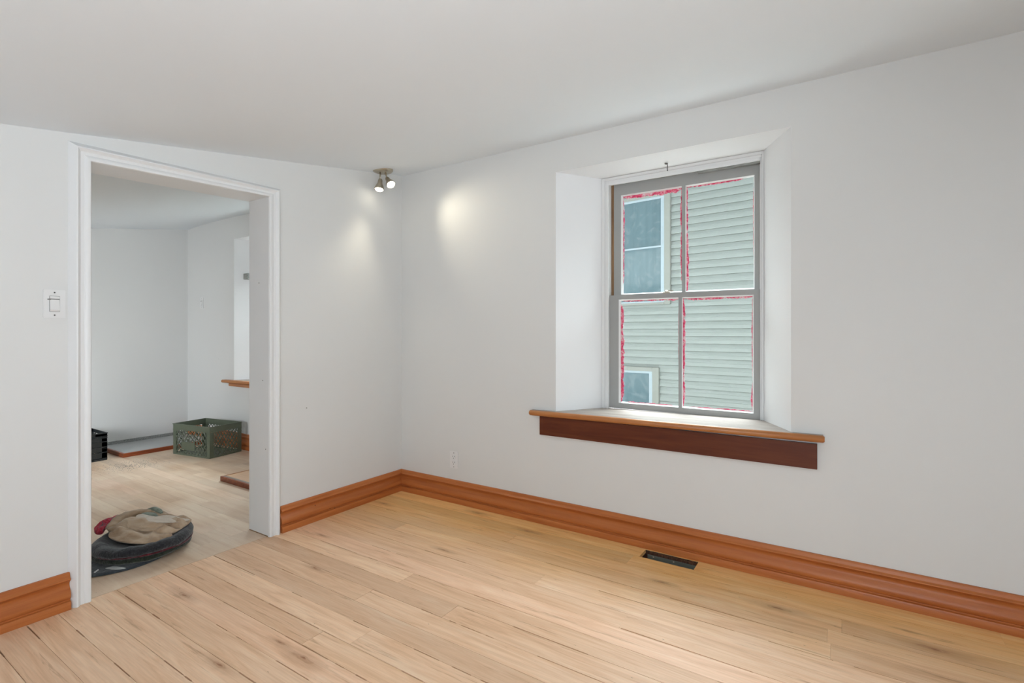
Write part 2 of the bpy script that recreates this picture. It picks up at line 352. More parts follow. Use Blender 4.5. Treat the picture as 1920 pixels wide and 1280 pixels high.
# ------------------------------------------------------------------ floors
floor = MB()
HV = (1.940, 2.225, -.128, -.021)   # register hole x0,x1,y0,y1
for b in ((-.02, HV[0] - .0, -4.3, WY), (HV[1], 4.5, -4.3, WY), (HV[0], HV[1], -4.3, HV[2]), (HV[0], HV[1], HV[3], WY)):
    floor.box(b[0], b[1], b[2], b[3], -.05, -.019)
floor = floor.build('floor', 'subfloor', kind='structure')
rows = [-.008, -.021, -.130, -.250, -.364, -.472, -.59, -.708, -.826, -.944, -1.056, -1.168, -1.28, -1.391, -1.508, -1.612, -1.722, -1.833, -1.949, -2.056, -2.158, -2.268]
while rows[-1] > -3.35: rows.append(rows[-1] - .113 + random.uniform(-.003, .003))
gaps = [(0.10,0.27,-1.056), (0.73,0.84,-1.056), (1.46,1.52,-1.056), (0.70,1.06,-1.508), (1.08,1.17,-1.508), (0.99,1.26,-1.612), (1.41,1.47,-1.612), (-0.03,0.39,-1.391), (-0.02,0.19,-1.612), (0.08,0.30,-1.833), (.36,.43,-1.833), (0.75,0.90,-1.949), (0.91,0.96,-1.949), (0.15,0.23,-2.268), (0.61,0.75,-2.056), (1.64,2.31,-0.944), (2.5,2.9,-.944), (1.72,2.06,-1.056), (2.04,2.18,-0.364), (2.41,2.59,-0.25), (2.22,2.36,-0.13), (2.58,2.90,-0.25), (2.90,2.96,-0.364), (2.57,2.69,-0.13), (3.24,3.28,-0.13), (0.70,0.78,-1.391), (1.13,1.23,-1.391), (1.48,1.61,-1.391), (1.53,1.64,-1.508), (1.67,1.76,-1.391), (1.43,1.66,-0.944), (1.31,1.38,-1.168), (0.03,0.19,-2.158), (0.23,0.32,-2.056), (0.61,0.76,-0.826), (2.62,2.84,-0.59), (3.27,3.35,-0.364), (1.47,1.51,-1.168), (1.9,2.5,-.59), (1.55,2.0,-.472), (2.2,2.7,-.472), (2.0,2.4,-1.28), (1.1,1.3,-1.722), (1.8,2.3,-1.391), (1.05,1.6,-1.833), (1.65,2.2,-1.612), (1.9,2.5,-1.168), (0.3,0.62,-.944), (2.9,3.3,-.59), (.9,1.2,-.708), (2.1,2.6,-.826)]
gd = {}
for a, b, y in gaps:
    i = min(range(len(rows)), key=lambda q: abs(rows[q] - y)); gd.setdefault(i, []).append((a, b, random.uniform(.0022, .0030)))
rg = random.Random(3)
for i in range(2, len(rows)):
    L = gd.setdefault(i, [])
    for _ in range(11):
        a = rg.uniform(0, 3.6); b = a + rg.uniform(.02, .12)
        if all(b < q[0] or a > q[1] for q in L): L.append((a, b, rg.uniform(.0010, .0024)))
    L.sort()
def edge_pts(row, x0, x1, sgn):
    """plank edge along seam `row`, receding by the gap"""
    pts = [(x0, .0007)]
    x = x0
    for a, b, g in gd.get(row, []):
        if b <= x0 + .01 or a >= x1 - .01: continue
        a = max(a, x0 + .002); b = min(b, x1 - .002)
        if a <= x + .001: continue
        pts += [(a, .0007), (a + .004, g), (b - .004, g * .8), (b, .0007)]; x = b
    pts.append((x1, .0007))
    return [(x, rows[row] + sgn * g) for x, g in pts]
def plank(parent, pts, top, mat, name='plank'):
    return MB().prism(pts, -.019, top).build(name, mat, parent)
rp_ = random.Random(11)
for r in range(1, len(rows) - 1):
    y1r, y0r = r, r + 1
    cuts = [-.018]
    x = rp_.uniform(.5, 2.9)
    if r == 1: cuts += [1.0, HV[0], HV[1], 3.4]
    elif r == 13: cuts += [1.25, 2.6]
    else:
        while x < 4.2:
            cuts.append(x); x += rp_.uniform(1.5, 3.0)
    cuts.append(4.4)
    for a, b in zip(cuts[:-1], cuts[1:]):
        if r == 1 and a == HV[0]: continue
        top = rp_.uniform(-.0006, .0004)
        up = edge_pts(y1r, a + .0003, b - .0003, -1); lo = edge_pts(y0r, a + .0003, b - .0003, +1)
        plank(floor, lo + up[::-1], top, 'floor')
# scribed strip under the baseboard, behind the register hole
MB().prism([(-.018, -.0213), (4.4, -.0213), (4.4, .004), (-.018, .004)], -.0025, .0).build('scribe_strip', 'floor', floor)
MB().prism([(-.0185, rows[-1]), (4.4, rows[-1]), (4.4, -4.3), (-.0185, -4.3)], -.019, 0).build('plank', 'floor', floor)
# threshold board
MB().prism([(-.205, DL - .015), (-.0195, DL - .015), (-.0195, DR + .015), (-.205, DR + .015)], -.03, .0006).build('threshold_board', 'floor2', floor)

floor2 = MB().box(-3.6, -.205, -3.6, DY, -.05, -.019).build('floor.001', 'subfloor', kind='structure')
y = DY; r2 = random.Random(21)
while y > -2.7:
    ny = y - r2.uniform(.082, .090); x = -3.6; first = True
    while x < -.206:
        b = min(x + (r2.uniform(.2, .9) if first else r2.uniform(.45, 1.15)), -.2055); first = False
        if -.2055 - b < .12: b = -.2055
        MB().prism([(x + .0003, ny + .0003), (b - .0003, ny + .0003), (b - .0003, y - .0003), (x + .0003, y - .0003)], -.019, r2.uniform(-.0004, .0003)).build('plank', 'floor2', floor2)
        x = b
    y = ny
MB().prism([(-3.6, -3.6), (-.2055, -3.6), (-.2055, y), (-3.6, y)], -.019, 0).build('plank', 'floor2', floor2)

# heating duct under the open register hole
dz = -.115
reg = empty('floor_register_opening', (2.0825, -.0745, 0), label='open rectangular heating duct hole in the floor, without grille, beside the baseboard', category='floor register')
def R(name, mb, mat, **k): return mb.build(name, mat, reg, **k)
hx, hy = .1415, .0525
R('duct_boot', MB().box(-hx, hx, -hy - .0, -hy + .0015, dz, -.052).box(-hx, hx, hy - .0015, hy, dz, -.052).box(-hx, -hx + .0015, -hy, hy, dz, -.052).box(hx - .0015, hx, -hy, hy, dz, -.052).box(-hx, hx, -hy, hy, dz - .002, dz), 'metal')
R('duct_flange', MB().box(-hx + .018, hx - .004, hy - .030, hy - .0275, -.066, -.012).box(-hx + .018, hx - .004, -.02, hy - .030, -.067, -.065), 'metal')
rc_ = random.Random(4)
for k_ in range(14): R('cut_edge', MB().box(-hx + k_ * .0202, -hx + k_ * .0202 + .0198, hy - rc_.uniform(.002, .007), hy + .0005, -.0505, -.0035 - rc_.uniform(0, .003)), 'splinter')
M_hole = None
for sx_ in (-.09, .02): R('screw', MB().lathe([(0, 0), (.004, 0), (.004, .0015), (.002, .003), (0, .003)], (sx_, hy - .030, -.020), (0, -1, 0), n=10), 'nickel')

# ------------------------------------------------------------------ baseboards: profile (out from wall, height)
PROF = [(0, 0), (.028, 0), (.0285, .031), (.026, .036), (.0165, .0385), (.016, .043), (.021, .047), (.0245, .053), (.025, .061), (.0235, .070), (.0185, .082), (.012, .092), (.008, .099), (.0065, .106), (.0075, .113), (.013, .121), (.0225, .1275), (.025, .131), (.0245, .1345), (.020, .137), (.0155, .141), (.013, .148), (.0115, .155), (.0085, .159), (0, .160)]
def run(name, p0, p1, nrm, mat, mitre0=0, mitre1=0, parent=None, **tags):
    """moulding swept from p0 to p1 on the floor line; nrm points into the room"""
    d = Vector((p1[0] - p0[0], p1[1] - p0[1])).normalized()
    A = [(p0[0] + nrm[0] * o + d.x * o * mitre0, p0[1] + nrm[1] * o + d.y * o * mitre0, h) for o, h in PROF]
    B = [(p1[0] + nrm[0] * o - d.x * o * mitre1, p1[1] + nrm[1] * o - d.y * o * mitre1, h) for o, h in PROF]
    o = MB().loft([A, B]).build(name, mat, parent, **tags); mesh_smooth_auto(o, 28); return o
run('baseboard_right', (WX, WY), (4.4, WY), (0, -1), 'base', 1, 0, kind='structure')
run('baseboard_left', (WX, -1.006), (WX, WY), (1, 0), 'base_y', 0, 1, kind='structure')
run('baseboard_left.001', (WX, -4.3), (WX, -2.012), (1, 0), 'base_y', 0, 0, kind='structure')
run('baseboard_beyond_right', (-3.6, DY), (-.205, DY), (0, -1), 'base', 0, 0, kind='structure')

# ------------------------------------------------------------------ doorway trim
door = empty('door_1', (0, 0, 0), kind='structure')
CP = [(0, 0), (0, .014), (.003, .019), (.010, .021), (.022, .019), (.026, .016), (.040, .017), (.046, .024), (.052, .031), (.058, .030), (.068, .016), (.076, .006), (.080, 0)]
def casing(nm, p_in, ends, side):
    """vertical casing: inner edge y, z range, side = direction away from the opening"""
    (z0, z1a, z1b) = ends
    A = [(WX + h, p_in + side * d, z0) for d, h in CP]
    B = [(WX + h, p_in + side * d, z1a + (z1b - z1a) * d / .08) for d, h in CP]
    o = MB().loft([A, B]).build(nm, 'trim', door); mesh_smooth_auto(o, 40); return o
casing('casing', DL, (.0, DTL, DTL + .075), -1)
casing('casing', DR, (.0, DTR, DTR + .065), +1)
A = [(WX + h, DL - d, DTL + d * .93) for d, h in CP]; B = [(WX + h, DR + d, DTR + d * .80) for d, h in CP]
o = MB().loft([A, B]).build('head_casing', 'trim', door); mesh_smooth_auto(o, 40)
MB().box(T - .002, WX + .0005, DR, DR + .018, -.002, DTR + .012).build('jamb', 'trim', door)
MB().box(T - .002, WX + .0005, DL - .018, DL, -.002, DTL + .005).build('jamb', 'trim', door)
MB().add([(T - .002, DL, DTL), (WX + .0005, DL, DTL), (WX + .0005, DR, DTR), (T - .002, DR, DTR), (T - .002, DL, DTL + .014), (WX + .0005, DL, DTL + .014), (WX + .0005, DR, DTR + .014), (T - .002, DR, DTR + .014)],
         [(0, 3, 2, 1), (4, 5, 6, 7), (0, 1, 5, 4), (1, 2, 6, 5), (2, 3, 7, 6), (3, 0, 4, 7)]).build('head_jamb', 'trim', door)
MB().box(T + .0, WX, DR - .001, DR + .012, 0, .006).build('worn_edge', 'jambwood', door)
# nail heads on the jamb
for (x_, z_) in ((-.06, .93), (-.10, 1.52), (-.03, .52)): MB().lathe([(0, 0), (.003, 0), (.003, .0012), (0, .0016)], (x_, DR, z_), (0, -1, 0), 8).build('nail_head', 'nail', door)

# ------------------------------------------------------------------ windows
def add_window(name, dx, dy, dz, detail=True):
    win = empty(name, (dx, dy, dz), kind='structure')
    P = lambda nm, mb, mat, par=win, **k: mb.build(nm, mat, par, **k)
    # box frame around the sashes
    P('window_frame', MB().box(1.538, 1.583, .318, .422, .705, 2.23).box(2.482, 2.500, .318, .422, .705, 2.23).box(1.583, 2.482, .318, .422, 2.196, 2.23).box(1.583, 2.482, .40, .422, .705, .735), 'trim')
    # stepped inner stop moulding
    def frame_ring(l, r, b, t, wl, wr_, wt, y0, y1):
        mb = MB(); mb.box(l, l + wl, y0, y1, b, t); mb.box(r - wr_, r, y0, y1, b, t); mb.box(l + wl, r - wr_, y0, y1, t - wt, t); return mb
    P('casing', frame_ring(1.538, 2.500, .715, 2.230, .020, .008, .018, .298, .3175), 'trim', bevel=.002)
    P('casing', frame_ring(1.558, 2.492, .715, 2.212, .012, .005, .017, .304, .3175), 'trim', bevel=.0015)
    P('stop_bead', frame_ring(1.570, 2.487, .715, 2.195, .014, .005, .014, .2985, .3175), 'trim', bevel=.003)
    P('jamb_channel', MB().box(1.5835, 1.5995, .352, .398, 1.44, 2.195), 'jambwood', label='bare brown wood pulley strip')
    P('jamb_channel', MB().box(2.4735, 2.4815, .352, .398, 1.44, 2.195), 'trim')
    P('head_strip', MB().box(2.14, 2.482, .3185, .3535, 2.174, 2.1955), 'greywood', label='weathered bare grey wood strip at the head')
    def sash(nm, l, r, b, t, y, th, gl, gb, gt, lockz=None):
        s = MB(); (a0, a1), (c0, c1) = gl; pt = .010
        s.box(l, a0 - pt, y, y + th, b, t); s.box(c1 + pt * .8, r, y, y + th, b, t)
        s.box(a0 - pt, c1 + pt * .8, y, y + th, gt + pt * .7, t); s.box(a0 - pt, c1 + pt * .8, y, y + th, b, gb - pt * .7)
        s.box(a1 + pt * .4, c0 - pt * .3, y, y + th, gb - pt * .7, gt + pt * .7)
        so = P(nm, s, 'sash')
        for (g0, g1) in gl:
            e0 = pt if g0 == a0 else pt * .3; e1 = pt * .4 if g0 == a0 else pt * .8
            q = MB()  # sloped putty line
            yo, yi = y + .002, y + th * .45
            A = [(g0 - e0, yo, gb - pt * .7), (g1 + e1, yo, gb - pt * .7), (g1 + e1, yo, gt + pt * .7), (g0 - e0, yo, gt + pt * .7)]
            B = [(g0, yi, gb), (g1, yi, gb), (g1, yi, gt), (g0, yi, gt)]
            C = [(p[0], y + th * .6, p[2]) for p in A]
            q.loft([A, B], True, False); q.loft([B, [(p[0], y + th * .6, p[2]) for p in B]], True, False)
            P('glazing_putty', q, 'putty', so)
            P('pane', MB().box(g0 - .002, g1 + .002, y + th * .5, y + th * .5 + .003, gb - .002, gt + .002), 'glass', so)
        return so
    up = sash('upper_sash', 1.600, 2.473, 1.435, 2.195, .355, .034, ((1.659, 2.036), (2.065, 2.439)), 1.475, 2.112)
    lo = sash('lower_sash', 1.584, 2.4815, .727, 1.462, .3185, .033, ((1.657, 2.026), (2.053, 2.439)), .770, 1.426)
    P('sash_lock', MB().box(1.93, 1.975, .332, .350, 1.4622, 1.470).lathe([(0, 0), (.011, 0), (.011, .008), (.004, .012), (0, .012)], (1.952, .341, 1.470), n=14).box(1.948, 1.992, .337, .345, 1.474, 1.480), 'nickel', lo)
    if detail:
        rr = random.Random(5)
        def smear(par, y, g, gb, gt, edge, wmax, a=0., b=1., seed=0):
            (g0, g1) = g; L = (g1 - g0) if edge in 'tb' else (gt - gb); n = max(6, int(L * (b - a) / .006)); ins = []; outs = []
            for i in range(n + 1):
                t = a + (b - a) * i / n; s_ = t * L
                wv = 1.3 * wmax * (.40 + .7 * abs(noise.noise(Vector((s_ * 3.5, seed * 7.3, 0)))) + .30 * noise.noise(Vector((s_ * 22, seed * 3.1, 4))) + .30 * noise.noise(Vector((s_ * 90, seed * 3.1, 9))))
                wv = max(wv, .0012) * min(1, .3 + 8 * min(t - a, b - t))
                if edge == 't': outs.append((g0 + s_, gt)); ins.append((g0 + s_, gt - wv))
                if edge == 'b': outs.append((g0 + s_, gb)); ins.append((g0 + s_, gb + wv))
                if edge == 'l': outs.append((g0, gb + s_)); ins.append((g0 + wv, gb + s_))
                if edge == 'r': outs.append((g1, gb + s_)); ins.append((g1 - wv, gb + s_))
            mb = MB(); V = [(x, yy, z) for yy in (y, y - .0008) for (x, z) in outs + ins]; k = n + 1; F = []
            for i in range(n):
                F += [(2 * k + i, 2 * k + i + 1, 3 * k + i + 1, 3 * k + i), (i, k + i, k + i + 1, i + 1), (k + i, 3 * k + i, 3 * k + i + 1, k + i + 1)]
            mb.add(V, F); mb.build('paint_smear', 'smear', par)
        yu, yl = .355 + .017 - .0003, .3185 + .0165 - .0003
        UL, UR, LL, LR = (1.659, 2.036), (2.065, 2.439), (1.657, 2.026), (2.053, 2.439)
        for i, (par, y_, g, b_, t_, e, wv, a, b) in enumerate([
            (up, yu, UL, 1.475, 2.112, 't', .024, 0, 1), (up, yu, UL, 1.475, 2.112, 'l', .010, .1, 1), (up, yu, UL, 1.475, 2.112, 'r', .011, .1, 1),
            (up, yu, UR, 1.475, 2.112, 't', .008, 0, .85), (up, yu, UR, 1.475, 2.112, 'l', .012, .0, 1), (up, yu, UR, 1.475, 2.112, 'r', .003, .3, .9),
            (lo, yl, LL, .770, 1.426, 't', .013, 0, 1), (lo, yl, LL, .770, 1.426, 'l', .022, 0, .96), (lo, yl, LL, .770, 1.426, 'b', .008, .1, .9), (lo, yl, LL, .770, 1.426, 'r', .002, .4, .9),
            (lo, yl, LR, .770, 1.426, 't', .017, 0, 1), (lo, yl, LR, .770, 1.426, 'l', .016, .0, 1), (lo, yl, LR, .770, 1.426, 'r', .011, .0, .25), (lo, yl, LR, .770, 1.426, 'r', .005, .3, .98), (lo, yl, LR, .770, 1.426, 'b', .006, .1, 1)]):
            smear(par, y_, g, b_, t_, e, wv, a, b, i + 1)
    # sill: three bare strips, an orange nosing and a stained apron
    zs = lambda x, y=0: .7215 + .0075 * (x - 1.3)
    sill = empty('window_sill'); sill.parent = win
    def xl(y): return 1.349 + (1.537 - 1.349) * max(0, (y - WY)) / (.30 - WY) - .002
    def xr(y): return 2.655 + (2.501 - 2.655) * max(0, (y - WY)) / (.30 - WY) + .002
    ys = [.0125, .105, .205, .3175]
    for a, b in zip(ys[:-1], ys[1:]):
        P('sill_board', MB().prism([(xl(a), a + .0006), (xr(a), a + .0006), (xr(b), b - .0006), (xl(b), b - .0006)], lambda x, y: zs(x) - .03, lambda x, y: zs(x)), 'sillwood', sill)
    P('sill_board', MB().prism([(1.182, -.020), (2.790, -.020), (2.790, .0118), (1.182, .0118)], lambda x, y: zs(x) - .033, lambda x, y: zs(x)), 'sillwood' if detail else 'nosing', sill)
    rings = []
    for x in (1.176, 1.182, 2.790, 2.797):
        s_ = .7 if x in (1.176, 2.797) else 1.
        rings.append([(x, -.0205 - .0175 * s_ * cos(t), zs(x) - .0165 + .0172 * s_ * sin(t)) for t in [-pi / 2 + pi * q / 8 for q in range(9)]])
    o = P('nosing', MB().loft(rings), 'nosing', sill); mesh_smooth_auto(o, 40)
    if detail: P('apron', MB().box(1.243, 2.766, -.010, .0118, .567, .6875), 'apron', sill, bevel=.001)
    else: P('apron', MB().box(1.30, 2.70, -.022, .0118, .658, .6875), 'nosing', sill, bevel=.004)
    return win
add_window('window_1', 0, 0, 0)
w2 = add_window('window_2', DX, DY - WY + .0, -.010, False)
MB().box(1.402, 1.485, .085, .145, 1.800, 1.862).build('bracket', 'greywood', w2, label='small grey bracket stub on the white reveal')

# drywall screw in the head of the opening
scr = empty('drywall_screw', (1.992, .215, 2.2305), label='bent dark screw sticking down from the white head of the window opening', category='screw')
MB().lathe([(0, 0), (.002, -.001), (.0024, -.012), (.0024, -.040), (.0035, -.048), (0, -.050)], (0, 0, 0), n=10).build('shank', 'nail', scr)
MB().lathe([(0, .0), (.010, 0), (.0085, -.003), (.003, -.006), (0, -.006)], (-.004, -.010, -.006), (.1, .2, 1), n=14).build('screw_head', 'nail', scr)
scr.scale = (1, 1, 1)

# ------------------------------------------------------------------ the neighbouring house
nb = empty('neighbouring_house', (1.4530, 4.2511, 0), math.atan2(-.12243, .99243), label='pale green vinyl-sided house wall with white-framed windows, seen through the sash window', category='house')
N = lambda nm, mb, mat, par=nb, **k: mb.build(nm, mat, par, **k)
N('wall', MB().box(-7, 7, .03, .2, -.6, 4.5), 'siding')
W1 = (-2.25, -.598, 1.615, 3.20); W2 = (-2.1, -.765, -.1, .72)
lap = .1018; z = -.55; z += (2.392 - z) % lap
proto = {}
def lapmesh(a, b):
    key = (round(a, 3), round(b, 3))
    if key not in proto:
        o = MB().loft([[(x, .031, .0), (x, .0, .0), (x, -.001, .010), (x, .003, .046), (x, .007, .050), (x, .005, .055), (x, .022, .1), (x, .031, .1017)] for x in (a, b)]).build('siding_board', 'siding', nb)
        proto[key] = (o, False)
        return o, True
    return proto[key][0].copy(), False
while z < 4.35:
    segs = [(-7., 7.)]
    for (l, r, b, t) in (W1, W2):
        if z + lap > b + .01 and z < t - .01:
            segs = [(-7., l + .02), (r - .02, 7.)] if (l, r, b, t) == W1 or True else segs
    for a, b in segs:
        o, new = lapmesh(a, b)
        if not new: col.objects.link(o); o.parent = nb
        o.location = (0, 0, z)
    z += lap
def nwin(l, r, b, t, cw, rail):
    c = empty('window'); c.parent = nb
    N('window_casing', MB().box(r - cw, r, -.030, .02, b, t).box(l, l + cw, -.030, .02, b, t).box(l + cw, r - cw, -.030, .02, t - cw * .6, t).box(l + cw, r - cw, -.030, .02, b, b + cw * .35), 'sidingtrim', c, bevel=.004)
    il, ir, ib, it = l + cw, r - cw, b + cw * .35, t - cw * .6
    fw = .05
    N('window_frame', MB().box(ir - fw, ir, -.020, .02, ib, it).box(il, il + fw, -.020, .02, ib, it).box(il + fw, ir - fw, -.020, .02, it - .03, it).box(il + fw, ir - fw, -.020, .02, ib, ib + .02), 'vinyl', c)
    if rail: N('meeting_rail', MB().box(il + fw, ir - fw, -.012, .02, rail - .012, rail + .012), 'vinyl', c)
    if rail:
        N('pane', MB().box(il + fw, ir - fw, .004, .010, rail + .012, it - .03), 'nglass', c); N('pane', MB().box(il + fw, ir - fw, .004, .010, ib + .02, rail - .012), 'nglass', c)
    else: N('pane', MB().box(il + fw, ir - fw, .004, .010, ib + .02, it - .03), 'nglass', c)
nwin(*W1, .09, 2.44); nwin(*W2, .10, None)
MB().box(-12, 14, .61, 14, -.7, -.6).build('ground', 'ground', kind='structure')

# ------------------------------------------------------------------ ceiling spotlight
fx = empty('ceiling_spotlight', (.09, -.27, 2.393), label='small two-headed brushed nickel spotlight, lit, in the ceiling corner', category='ceiling light')
o = MB().lathe([(0, .006), (.068, .006), (.073, .002), (.073, -.006), (.066, -.016), (.04, -.024), (0, -.026)], (0, 0, 0), n=36).build('canopy', 'nickel', fx); mesh_smooth_auto(o, 50)
def head(p0, p1, direction, spot, spotdir, cone, col_=(1, .90, .70)):
    o = MB().tube([p0, ((p0[0] + p1[0]) / 2, (p0[1] + p1[1]) / 2, (p0[2] + p1[2]) / 2), p1], .0055, 12).build('arm', 'nickel', fx, smooth=True)
    d = Vector(direction).normalized()
    o = MB().lathe([(0, -.012), (.012, -.010), (.016, 0), (.017, .018), (.021, .029), (.029, .046), (.033, .060), (.0325, .069), (.0295, .069), (.0285, .062), (0, .061)], p1, d, 28).build('lamp_head', 'nickel', fx); mesh_smooth_auto(o, 45)
    l_ = MB().lathe([(0, .0625), (.028, .0625), (.0285, .068), (.023, .076), (.012, .081), (0, .082)], p1, d, 28).build('lens', 'lens', o, smooth=True)
    L = bpy.data.lights.new('spot_lamp', 'SPOT'); L.energy = spot; L.spot_size = radians(cone); L.spot_blend = 1.0; L.shadow_soft_size = .05; L.color = col_
    lo_ = bpy.data.objects.new('spot_lamp', L); col.objects.link(lo_); lo_.parent = fx
    sd = Vector(spotdir).normalized(); lo_.location = Vector(p1) + sd * .10
    lo_.rotation_mode = 'QUATERNION'; lo_.rotation_quaternion = sd.to_track_quat('-Z', 'Y')
R2 = Vector((.838, .546, 0)); F2 = Vector((-.546, .838, 0))
p = R2 * -.016 + F2 * -.01; head((p.x, p.y, -.022), (p.x + .002, p.y, -.082), (.05, -.20, -1), SPOT1, (.20, -.25, -1), 80)
p = R2 * .02 + F2 * -.005; q = R2 * .036 + F2 * -.01; head((p.x, p.y, -.022), (q.x, q.y, -.070), (.55, -.10, -.62), SPOT2, (.98, .24, -.60), 84)

# ------------------------------------------------------------------ switches and outlet
def wall_plate(name, loc, rz, kind, label, category):
    t = empty(name, loc, rz, label=label, category=category)   # local: x across, -y out of the wall, z up
    MB().box(-.0375, .0375, -.006, 0, -.061, .061).build('cover_plate', 'cover', t, bevel=.002)
    if kind == 'outlet':
        for zz in (.021, -.021):
            f = MB().lathe([(0, 0), (.0165, 0), (.0165, .003), (.015, .004), (0, .004)], (0, -.006, zz), (0, -1, 0), 20).build('receptacle', 'cover', t)
            for sx_ in (-.0065, .0065): MB().box(sx_ - .0013, sx_ + .0013, -.0106, -.0098, zz + .001, zz + .009).build('slot', 'dark', f)
            MB().lathe([(0, 0), (.0026, 0), (.0026, .0006), (0, .0006)], (0, -.010, zz - .008), (0, -1, 0), 10).build('slot', 'dark', f)
        MB().lathe([(0, 0), (.003, 0), (.003, .001), (0, .0015)], (0, -.006, .050), (0, -1, 0), 10).build('screw', 'nail', t)
        MB().lathe([(0, 0), (.003, 0), (.003, .001), (0, .0015)], (0, -.006, -.050), (0, -1, 0), 10).build('screw', 'nail', t)
    else:
        MB().box(-.0175, .0175, -.0065, -.0062, -.0345, .0345).build('gap', 'shadowline', t)
        pd = MB().add([(-.0160, -.0070, -.033), (.0160, -.0070, -.033), (.0160, -.0130, -.026), (-.0160, -.0130, -.026), (-.0160, -.0085, .018), (.0160, -.0085, .018), (.0160, -.0062, .018), (-.0160, -.0062, .018), (-.0160, -.0062, -.033), (.0160, -.0062, -.033)],
                      [(0, 1, 2, 3), (3, 2, 5, 4), (4, 5, 6, 7), (8, 9, 1, 0), (8, 0, 3, 4, 7), (9, 6, 5, 2, 1), (7, 6, 9, 8)]).build('rocker', 'cover', t)
        MB().box(-.0160, .0160, -.0095, -.0064, .0225, .0330).build('rocker', 'cover', t)
        MB().box(-.024, -.0135, -.011, -.0063, .0165, .0215).build('slider', 'shadowline', t)
        for zz in (.049, -.049): MB().lathe([(0, 0), (.003, 0), (.003, .001), (0, .0014)], (0, -.006, zz), (0, -1, 0), 10).build('screw', 'nail', t)
    return t
wall_plate('wall_outlet', (.523, WY, .303), 0, 'outlet', 'white duplex power outlet low on the window wall near the corner', 'outlet')
wall_plate('light_switch', (WX, -2.0625, 1.344), radians(90), 'switch', 'white dimmer switch plate on the wall left of the doorway', 'light switch')
s2 = wall_plate('light_switch', (-3.262, DY, 1.556), 0, 'switch', 'small pale switch plate on the wall of the room beyond, left of its window', 'light switch')
s2.scale = (.8, 1, 1)

